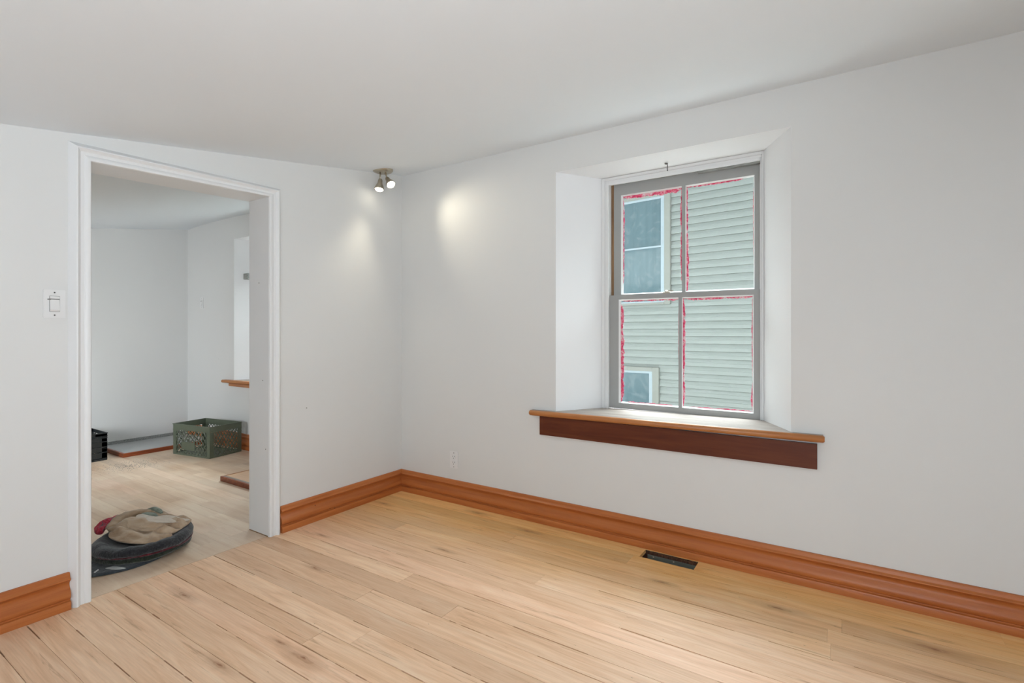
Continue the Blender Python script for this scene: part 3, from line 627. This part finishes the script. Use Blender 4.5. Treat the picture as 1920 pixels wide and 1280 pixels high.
# ------------------------------------------------------------------ crates
def plastic(name, c1, c2, rough=.45):
    m = Mat(name, rough=rough); m.color(m.mix(m.noise(m.pos(), 14, 3), c1, c2)); return m.m
M['green'] = plastic('green_crate_plastic', (.105, .130, .090, 1), (.145, .170, .120, 1))
M['black'] = plastic('black_crate_plastic', (.014, .017, .018, 1), (.035, .040, .042, 1), .38)
def crate(t, L, Wd, H, mat, lattice=True):
    # t: empty at the crate's near bottom corner; local x along L, y along Wd
    B = lambda nm, mb, par=t, **k: mb.build(nm, mat, par, **k)
    th = .004; band = .055 if lattice else .03
    B('rim', MB().box(-.004, L + .004, -.004, th, H - .008, H).box(-.004, L + .004, Wd - th, Wd + .004, H - .008, H).box(-.004, th, th, Wd - th, H - .008, H).box(L - th, L + .004, th, Wd - th, H - .008, H)
      .box(-.003, L + .003, -.003, 0, H - band - .004, H - band).box(-.003, 0, 0, Wd + .003, H - band - .004, H - band).box(L, L + .003, 0, Wd + .003, H - band - .004, H - band).box(-.003, L + .003, Wd, Wd + .003, H - band - .004, H - band))
    pw = .042
    for (cx_, cy_) in ((0, 0), (L, 0), (0, Wd), (L, Wd)):
        sx_ = 1 if cx_ == 0 else -1; sy_ = 1 if cy_ == 0 else -1
        def span(a, s, l): return (a, a + s * l) if s > 0 else (a + s * l, a)
        q = MB().box(*span(cx_, sx_, pw), *span(cy_, sy_, th + .0006), .0165, H - band - .004).box(*span(cx_, sx_, th + .0006), *span(cy_ + sy_ * th, sy_, pw - th), .0165, H - band - .004)
        for zz in (.016, .075, .11, .21):
            if zz < H - .05:
                q.box(*span(cx_ - sx_ * .002, sx_, pw), *span(cy_ - sy_ * .002, sy_, .002), zz, zz + .003).box(*span(cx_ - sx_ * .002, sx_, .002), *span(cy_, sy_, pw - .002), zz, zz + .003)
        B('corner_post', q)
    B('base', MB().box(.002, L - .002, .002, Wd - .002, .0, .006))
    for side in range(4):
        Ls = (L if side in (0, 2) else Wd)
        sp = MB()
        def bar(u0, v0, u1, v1, wd=.0045, dp=.004):
            # strip in panel coordinates (u along the side, v up)
            d = Vector((u1 - u0, v1 - v0)); n_ = Vector((-d.y, d.x)).normalized() * wd / 2
            q = [(u0 - n_.x, v0 - n_.y), (u1 - n_.x, v1 - n_.y), (u1 + n_.x, v1 + n_.y), (u0 + n_.x, v0 + n_.y)]
            def W3(u, v, o):
                return {0: (u, o, v), 2: (u, Wd - o, v), 1: (o, u, v), 3: (L - o, u, v)}[side]
            sp.add([W3(u, v, 0) for u, v in q] + [W3(u, v, dp) for u, v in q], [(0, 1, 2, 3), (7, 6, 5, 4), (0, 4, 5, 1), (1, 5, 6, 2), (2, 6, 7, 3), (3, 7, 4, 0)])
        bar(0, H - band / 2 - .003, Ls, H - band / 2 - .003, band - .008, .004); bar(0, .008, Ls, .008, .016, .004)
        hw = .062; hc = Ls / 2
        if lattice:
            u0, u1, v0, v1 = pw - .002, Ls - pw + .002, .016, H - band
            lab = (Ls * .24, Ls * .60, .055, .135) if side == 0 else None
            du = .045; dv = .0295; dx_ = .0225
            nseg = int((u1 - u0 + (v1 - v0)) / du) + 30
            for sgn in (1, -1):
                for k in range(-30, nseg):
                    ua = u0 + k * du
                    # march in cells between v levels
                    steps = int((v1 - v0) / dv) + 1
                    for j in range(steps):
                        va = v0 + j * dv; vb = min(va + dv, v1)
                        xa = ua + sgn * (va - v0) * dx_ / dv; xb = ua + sgn * (vb - v0) * dx_ / dv
                        if min(xa, xb) < u0 or max(xa, xb) > u1: continue
                        mx_, mz_ = (xa + xb) / 2, (va + vb) / 2
                        if abs(mx_ - hc) < hw and mz_ > v1 - .048: continue
                        if lab and lab[0] < mx_ < lab[1] and lab[2] < mz_ < lab[3]: continue
                        bar(xa, va, xb, vb, .0062)
            bar(hc - hw, v1, hc - hw + .018, v1 - .048, .006); bar(hc + hw, v1, hc + hw - .018, v1 - .048, .006); bar(hc - hw + .016, v1 - .048, hc + hw - .016, v1 - .048, .007, .012)
            if lab: B('label_plate', MB().box(lab[0], lab[1], -.001, .004, lab[2], lab[3]))
        else:
            v = .020
            for hgt in (.058, .050, .050, .042):
                bar(0, v + hgt / 2, Ls, v + hgt / 2, hgt - .006, .003); bar(0, v + hgt - .003, Ls, v + hgt - .003, .004, -.003); v += hgt
            for k in range(1, 7): bar(Ls * k / 7, .02, Ls * k / 7, H - .03, .008, -.002)
            bar(0, H - .022, Ls * .16, H - .022, .036, .004); bar(Ls * .84, H - .022, Ls, H - .022, .036, .004)
        B('side_panel', sp)
g = empty('plastic_crate', (-2.245, -.318, .0006), math.atan2(-.169, -.985), label='green lattice milk crate on the floor by the far corner', category='crate', group='plastic crates in the room beyond')
g.rotation_euler = (0, 0, math.atan2(-.169, -.985)); g.location = (-2.245, -.318, .0006)
# local y must point towards +Y of the room: build with mirrored width
crate(g, .54, -.345, .305, M['green']) if False else None
g.location = (-2.245 - .985 * .54, -.318 - .169 * .54, .0006); g.rotation_euler = (0, 0, math.atan2(.169, .985))
crate(g, .54, .345, .305, M['green'])
k2 = empty('plastic_crate', (-3.43, -1.44, .0006), 0, label='black ribbed plastic crate half hidden behind the left door casing', category='crate', group='plastic crates in the room beyond')
k2.location = (-3.435, -1.445, .0006)
crate(k2, .40, .575, .262, M['black'], False)

# ------------------------------------------------------------------ low platforms
M['greytop'] = wall_paint('grey_platform_top', (.40, .405, .40, 1), (.50, .505, .50, 1), .6, True)
M['rededge'] = wood('red_brown_edging', [(.3, (.17, .035, .012, 1)), (.7, (.36, .085, .025, 1))], 1, 12, 3, .35)
pf = empty('low_platform', (-3.6, -.335, .0006), label='low platform with grey top and red-brown edging along the far wall', category='platform')
pl = lambda nm, mb, mat, par=pf: mb.build(nm, mat, par)
pl('top', MB().box(.002, .578, -.400, .430, .004, .0365), 'greytop')
pl('edging', MB().box(.578, .602, -.420, .430, .0, .038), 'rededge'); pl('edging', MB().box(.002, .578, -.420, -.400, 0, .038), 'rededge')
pl('wall_strip', MB().box(.002, .012, -.400, .430, .0366, .068), 'greywood')
pf2 = empty('low_platform', (-1.418, -.640, .0006), label='low wooden platform with red-brown edge beside the right door jamb', category='platform')
M['plat2'] = floor_wood('platform_wood', [(.58, .36, .22, 1), (.66, .44, .29, 1), (.70, .49, .34, 1), (.75, .56, .41, 1)], S2, [], True)
pl('top', MB().box(.016, .95, .016, .700, .004, .036), 'plat2', pf2)
pl('edging', MB().box(0, .95, 0, .0155, 0, .0375), 'rededge', pf2); pl('edging', MB().box(0, .0155, .016, .700, 0, .0375), 'nosing', pf2)
pl('border', MB().box(.016, .95, .016, .034, .0362, .0385), 'sillwood', pf2)

# ------------------------------------------------------------------ debris on the far floor
rd = random.Random(9); mb = MB()
for i in range(900):
    x_ = -2.60 + rd.gauss(0, .11); y_ = -.83 + rd.gauss(0, .12); s_ = rd.uniform(.001, .0032); a = rd.uniform(0, pi)
    if x_ < -2.95: continue
    mb.prism([(x_ + s_ * cos(a + t), y_ + s_ * .6 * sin(a + t)) for t in (0, 1.8, 3.6, 5.0)], .0007, .0007 + s_ * .4)
mb.build('grit', Mat('dark_grit', (.16, .16, .15, 1), .9).m, label='scatter of dark grit swept on the floor near the grey platform', category='debris', kind='stuff')

# ------------------------------------------------------------------ cushions and cloths in the doorway
def fleece(name, c1, c2, sc_=90):
    m = Mat(name, rough=.95, spec=.1); n_ = m.noise(m.pos(), sc_, 4, .7)
    m.color(m.ramp(n_, [(.35, c1), (.62, c2), (.75, tuple(min(1, v * 2.6) for v in c2[:3]) + (1,))])); m.bump(n_, .9, .006)
    m.b.inputs['Sheen Weight'].default_value = .4; m.b.inputs['Sheen Roughness'].default_value = .5
    return m.m
M['char'] = fleece('charcoal_fleece', (.012, .012, .014, 1), (.034, .034, .038, 1))
M['moss'] = fleece('dark_green_fleece', (.012, .014, .010, 1), (.040, .050, .030, 1))
M['mat'] = fleece('dark_grey_mat', (.030, .036, .042, 1), (.050, .060, .068, 1), 40)
M['piping'] = fleece('dark_red_piping', (.05, .006, .010, 1), (.11, .014, .02, 1), 60)
def cushion(name, label, c, r, prof, mat, tilt=(0, 0), amp=.006, seed=0, cat='cushion'):
    t = empty(name, (c[0], c[1], c[2]), label=label, category=cat)
    n = 96; rings = []
    for (rr, h) in prof:
        ring = []
        for i in range(n):
            a = 2 * pi * i / n; x_ = rr * r * cos(a); y_ = rr * r * sin(a)
            s_ = 1 + .03 * noise.noise(Vector((cos(a) * 1.5, sin(a) * 1.5, seed)))
            dzv = (amp * noise.noise(Vector((x_ * 16, y_ * 16, seed))) + amp * .5 * noise.noise(Vector((x_ * 45, y_ * 45, seed)))) * (0 if h <= prof[0][1] + .001 else 1)
            ring.append((x_ * s_, y_ * s_, h + dzv + x_ * tilt[0] * (h > .01) + y_ * tilt[1] * (h > .01)))
        rings.append(ring)
    MB().loft(rings).build('cover', mat, t, smooth=True)
    return t
pc = (-.390, -1.575)
ma = cushion('floor_mat', 'dark grey mat with a ragged curved edge under the fleece cushions', (-.465, -1.675, .0008), .272, [(.97, 0), (1., .004), (.99, .009), (.9, .011), (.5, .011), (.02, .011)], 'mat', amp=.002, seed=3, cat='mat')
c1 = cushion('round_cushion', 'dark green fleece cushion, the lower one of the pair in the doorway', (pc[0] - .012, pc[1] - .002, .0125), .228, [(.80, 0), (.93, .006), (1., .018), (.985, .027), (.93, .033), (.7, .034), (.3, .034), (.02, .034)], 'moss', seed=1)
c2 = cushion('round_cushion', 'charcoal fleece cushion with red piping, carrying the crumpled beige cloth', (pc[0], pc[1], .0535), .234, [(.76, .0), (.92, .003), (.99, .014), (1.0, .028), (.97, .042), (.90, .052), (.82, .053), (.70, .040), (.5, .022), (.25, .018), (.02, .018)], 'char', tilt=(0, .035), amp=.008, seed=2)
ring = []
for i in range(97):
    a = 2 * pi * i / 96; s_ = 1 + .03 * noise.noise(Vector((cos(a) * 1.5, sin(a) * 1.5, 2)))
    ring.append((.226 * cos(a) * s_, .226 * sin(a) * s_, .006 + .0015 * sin(a * 7)))
MB().tube(ring, .0055, 8).build('piping', 'piping', c2, smooth=True)

def cloth_mat(name, c1, c2, c3):
    m = Mat(name, rough=.85, spec=.2); n_ = m.noise(m.pos(), 9, 4, .6, .6)
    m.color(m.ramp(n_, [(.3, c1), (.5, c2), (.7, c3)])); m.bump(m.noise(m.pos(), 300, 2), .15, .0006); m.b.inputs['Sheen Weight'].default_value = .2
    return m.m
M['beige'] = cloth_mat('beige_cotton', (.30, .19, .11, 1), (.46, .33, .22, 1), (.56, .44, .32, 1))
M['pale'] = cloth_mat('pale_cotton', (.50, .41, .32, 1), (.60, .51, .42, 1), (.66, .59, .50, 1))
M['lining'] = cloth_mat('grey_green_lining', (.10, .12, .095, 1), (.19, .22, .17, 1), (.28, .30, .24, 1))
m = Mat('red_patterned_cloth', rough=.8); v = m.noise(m.pos(), 45, 2, .5, 1.5)
m.color(m.ramp(v, [(.40, (.42, .020, .045, 1)), (.54, (.62, .06, .10, 1)), (.60, (.10, .10, .12, 1)), (.68, (.30, .09, .12, 1))])); M['red'] = m.m
def sheet(parent, name, mat, outline, dome, seed, amp=.006, drop=.0, freq=(10, 26), ridge=None, thick=.010, power=2.2, N_=108):
    """cloth lump: closed outline of (x, y, z) world points, domed and wrinkled"""
    c = Vector((sum(p[0] for p in outline), sum(p[1] for p in outline), sum(p[2] for p in outline))) / len(outline)
    k = len(outline); P = []
    for i in range(N_):   # Catmull-Rom round the outline
        f = i * k / N_; j = int(f); t = f - j
        a, b, d, e = [Vector(outline[(j + q) % k]) for q in (-1, 0, 1, 2)]
        P.append(.5 * ((2 * b) + (d - a) * t + (2 * a - 5 * b + 4 * d - e) * t * t + (3 * b - a - 3 * d + e) * t ** 3))
    rings = []
    ts = [1., .985, .95, .9, .84, .77, .69, .6, .5, .4, .3, .2, .1, .02]
    rings.append([c + (p - c) * .97 - Vector((0, 0, thick)) for p in P])
    for t in ts:
        ring = []
        for p in P:
            q = c + (p - c) * t
            # folds run along a chosen direction and converge
            al = q.x * R2.x + q.y * R2.y; ac = q.x * F2.x + q.y * F2.y
            fold = noise.noise(Vector((al * freq[0] * .55, ac * freq[0] * 2.2, seed))) * amp * 1.7 + (1 - abs(noise.noise(Vector((al * 9 + seed, ac * freq[1] * 1.3, seed * 2)))) * 2) * amp * .8
            e = min(1., (1 - t) * 7)
            q = q + Vector((0, 0, dome * (1 - t ** power) + fold * (.25 + .75 * e) - drop * (t ** 12)))
            ring.append(q)
        rings.append(ring)
    L = parent.location
    mb = MB(); mb.loft([[q - L for q in r_] for r_ in rings]); return mb.build(name, mat, parent, smooth=True)
low = [(-0.461,-1.714,.10),(-0.393,-1.707,.095),(-0.323,-1.679,.09),(-0.236,-1.635,.09),(-0.199,-1.592,.09),(-0.199,-1.540,.09),(-0.212,-1.510,.095),(-0.240,-1.502,.10),(-0.237,-1.474,.105),(-0.283,-1.388,.115),(-0.324,-1.370,.12),(-0.44,-1.40,.125),(-0.53,-1.44,.12),(-0.575,-1.52,.115),(-0.569,-1.623,.115),(-0.509,-1.694,.11)]
upc = [(-0.564,-1.679,.135),(-0.500,-1.693,.13),(-0.449,-1.687,.128),(-0.446,-1.658,.128),(-0.450,-1.618,.128),(-0.360,-1.588,.128),(-0.316,-1.545,.128),(-0.312,-1.484,.13),(-0.316,-1.373,.128),(-0.413,-1.397,.138),(-0.49,-1.425,.14),(-0.56,-1.455,.14),(-0.59,-1.50,.14),(-0.62,-1.545,.14),(-0.635,-1.585,.14),(-0.605,-1.618,.14),(-0.615,-1.654,.14)]
def roll(parent, name, mat, pts, seed, flat=.75, amp=.22, n=22, sub=7):
    """rolled, wrinkled fold of cloth along (x, y, z, radius) points"""
    k = len(pts); P = []
    for i in range((k - 1) * sub + 1):
        j = min(i // sub, k - 2); t = i / sub - j
        a, b, d, e = [Vector(pts[max(0, min(k - 1, j + q))]) for q in (-1, 0, 1, 2)]
        P.append(.5 * ((2 * b) + (d - a) * t + (2 * a - 5 * b + 4 * d - e) * t * t + (3 * b - a - 3 * d + e) * t ** 3))
    rings = []; L = parent.location
    for i, p in enumerate(P):
        c = p.xyz; d = (P[min(i + 1, len(P) - 1)].xyz - P[max(i - 1, 0)].xyz).normalized()
        sd = d.cross(Vector((0, 0, 1))).normalized(); up = sd.cross(d)
        ring = []
        for q in range(n):
            a = 2 * pi * q / n
            w_ = noise.noise(Vector((cos(a) * 1.6, sin(a) * 1.6 + seed, i * .16))) + (1 - 2 * abs(noise.noise(Vector((cos(a) * 2.4 + seed, sin(a) * 2.4, i * .09 + seed))))) * .6
            rr = p.w * (1 + amp * w_)
            ring.append(c + sd * cos(a) * rr + up * sin(a) * rr * flat - L)
        rings.append(ring)
    return MB().loft(rings).build(name, mat, parent, smooth=True)
cl = empty('crumpled_cloth', (-.42, -1.56, .09), label='crumpled beige cotton cloth heaped on the charcoal cushion', category='cloth')
low = [(a, b, c + .010) for a, b, c in low]
sheet(cl, 'lower_fold', 'beige', low, .018, 1.3, amp=.018, thick=.006, freq=(12, 30))
sheet(cl, 'middle_fold', 'beige', upc, .010, 4.1, amp=.010, thick=.008)
roll(cl, 'sleeve', 'beige', [(-0.534, -1.674, 0.132, 0.020), (-0.572, -1.657, 0.138, 0.027), (-0.604, -1.619, 0.146, 0.030), (-0.622, -1.576, 0.150, 0.030), (-0.623, -1.534, 0.153, 0.026), (-0.602, -1.495, 0.154, 0.021), (-0.564, -1.462, 0.154, 0.018), (-0.504, -1.443, 0.151, 0.015), (-0.440, -1.439, 0.146, 0.011)], 3.3, amp=.32)
roll(cl, 'front_fold', 'beige', [(-0.540, -1.682, 0.128, 0.014), (-0.500, -1.660, 0.130, 0.028), (-0.496, -1.611, 0.138, 0.038), (-0.455, -1.577, 0.138, 0.036), (-0.392, -1.553, 0.134, 0.028), (-0.350, -1.520, 0.130, 0.022), (-0.334, -1.475, 0.128, 0.017), (-0.321, -1.424, 0.127, 0.011), (-0.313, -1.379, 0.125, 0.004)], 8.1, flat=.8, amp=.36)
sheet(cl, 'flap', 'pale', [(-0.528, -1.565, 0.166), (-0.536, -1.537, 0.168), (-0.476, -1.531, 0.166), (-0.431, -1.503, 0.163), (-0.417, -1.448, 0.160), (-0.360, -1.412, 0.150), (-0.288, -1.386, 0.138), (-0.290, -1.451, 0.147), (-0.327, -1.499, 0.151), (-0.379, -1.540, 0.155), (-0.402, -1.560, 0.158), (-0.452, -1.573, 0.163)], .006, 7.7, amp=.004, thick=.004)
sheet(cl, 'lining', 'lining', [(-0.560, -1.535, 0.150), (-0.595, -1.510, 0.150), (-0.590, -1.478, 0.150), (-0.555, -1.456, 0.150), (-0.502, -1.455, 0.149), (-0.456, -1.475, 0.149), (-0.478, -1.509, 0.149), (-0.527, -1.532, 0.150)], .006, 2.2, amp=.008, thick=.008)
roll(cl, 'lining', 'lining', [(-0.598, -1.485, 0.160, .008), (-0.585, -1.468, 0.166, .013), (-0.560, -1.456, 0.168, .015), (-0.520, -1.450, 0.164, .012), (-0.480, -1.452, 0.158, .006)], 5.5, amp=.3)
rc = empty('red_pouch', (-.63, -1.65, .12), label='red and grey patterned cloth pouch beside the beige cloth', category='pouch')
red = [(-0.667,-1.701,.118),(-0.689,-1.657,.125),(-0.698,-1.61,.135),(-0.690,-1.575,.142),(-0.657,-1.583,.145),(-0.640,-1.620,.14),(-0.610,-1.665,.13),(-0.590,-1.690,.115),(-0.625,-1.706,.110)]
red = [(a - .010, b - .010, c) for a, b, c in red]
sheet(rc, 'body', 'red', red, .022, 9.3, amp=.005, thick=.022)
M['paper'] = Mat('white_paper', (.75, .76, .74, 1), .7).m
for nm, pts, lab in (('paper_scrap', [(-.294, -1.786), (-.291, -1.770), (-.286, -1.758), (-.265, -1.745), (-.235, -1.734), (-.206, -1.728), (-.207, -1.738), (-.215, -1.749), (-.230, -1.761), (-.252, -1.774), (-.274, -1.783)], 'white oval paper scrap lying on the grey mat in front of the cushions'),
                     ('paper_scrap', [(-.289, -1.835), (-.310, -1.811), (-.297, -1.811), (-.274, -1.835)], 'small narrow white paper scrap at the edge of the grey mat by the casing')):
    MB().prism(pts, .0135, .0150).build(nm, 'paper', label=lab, category='paper')
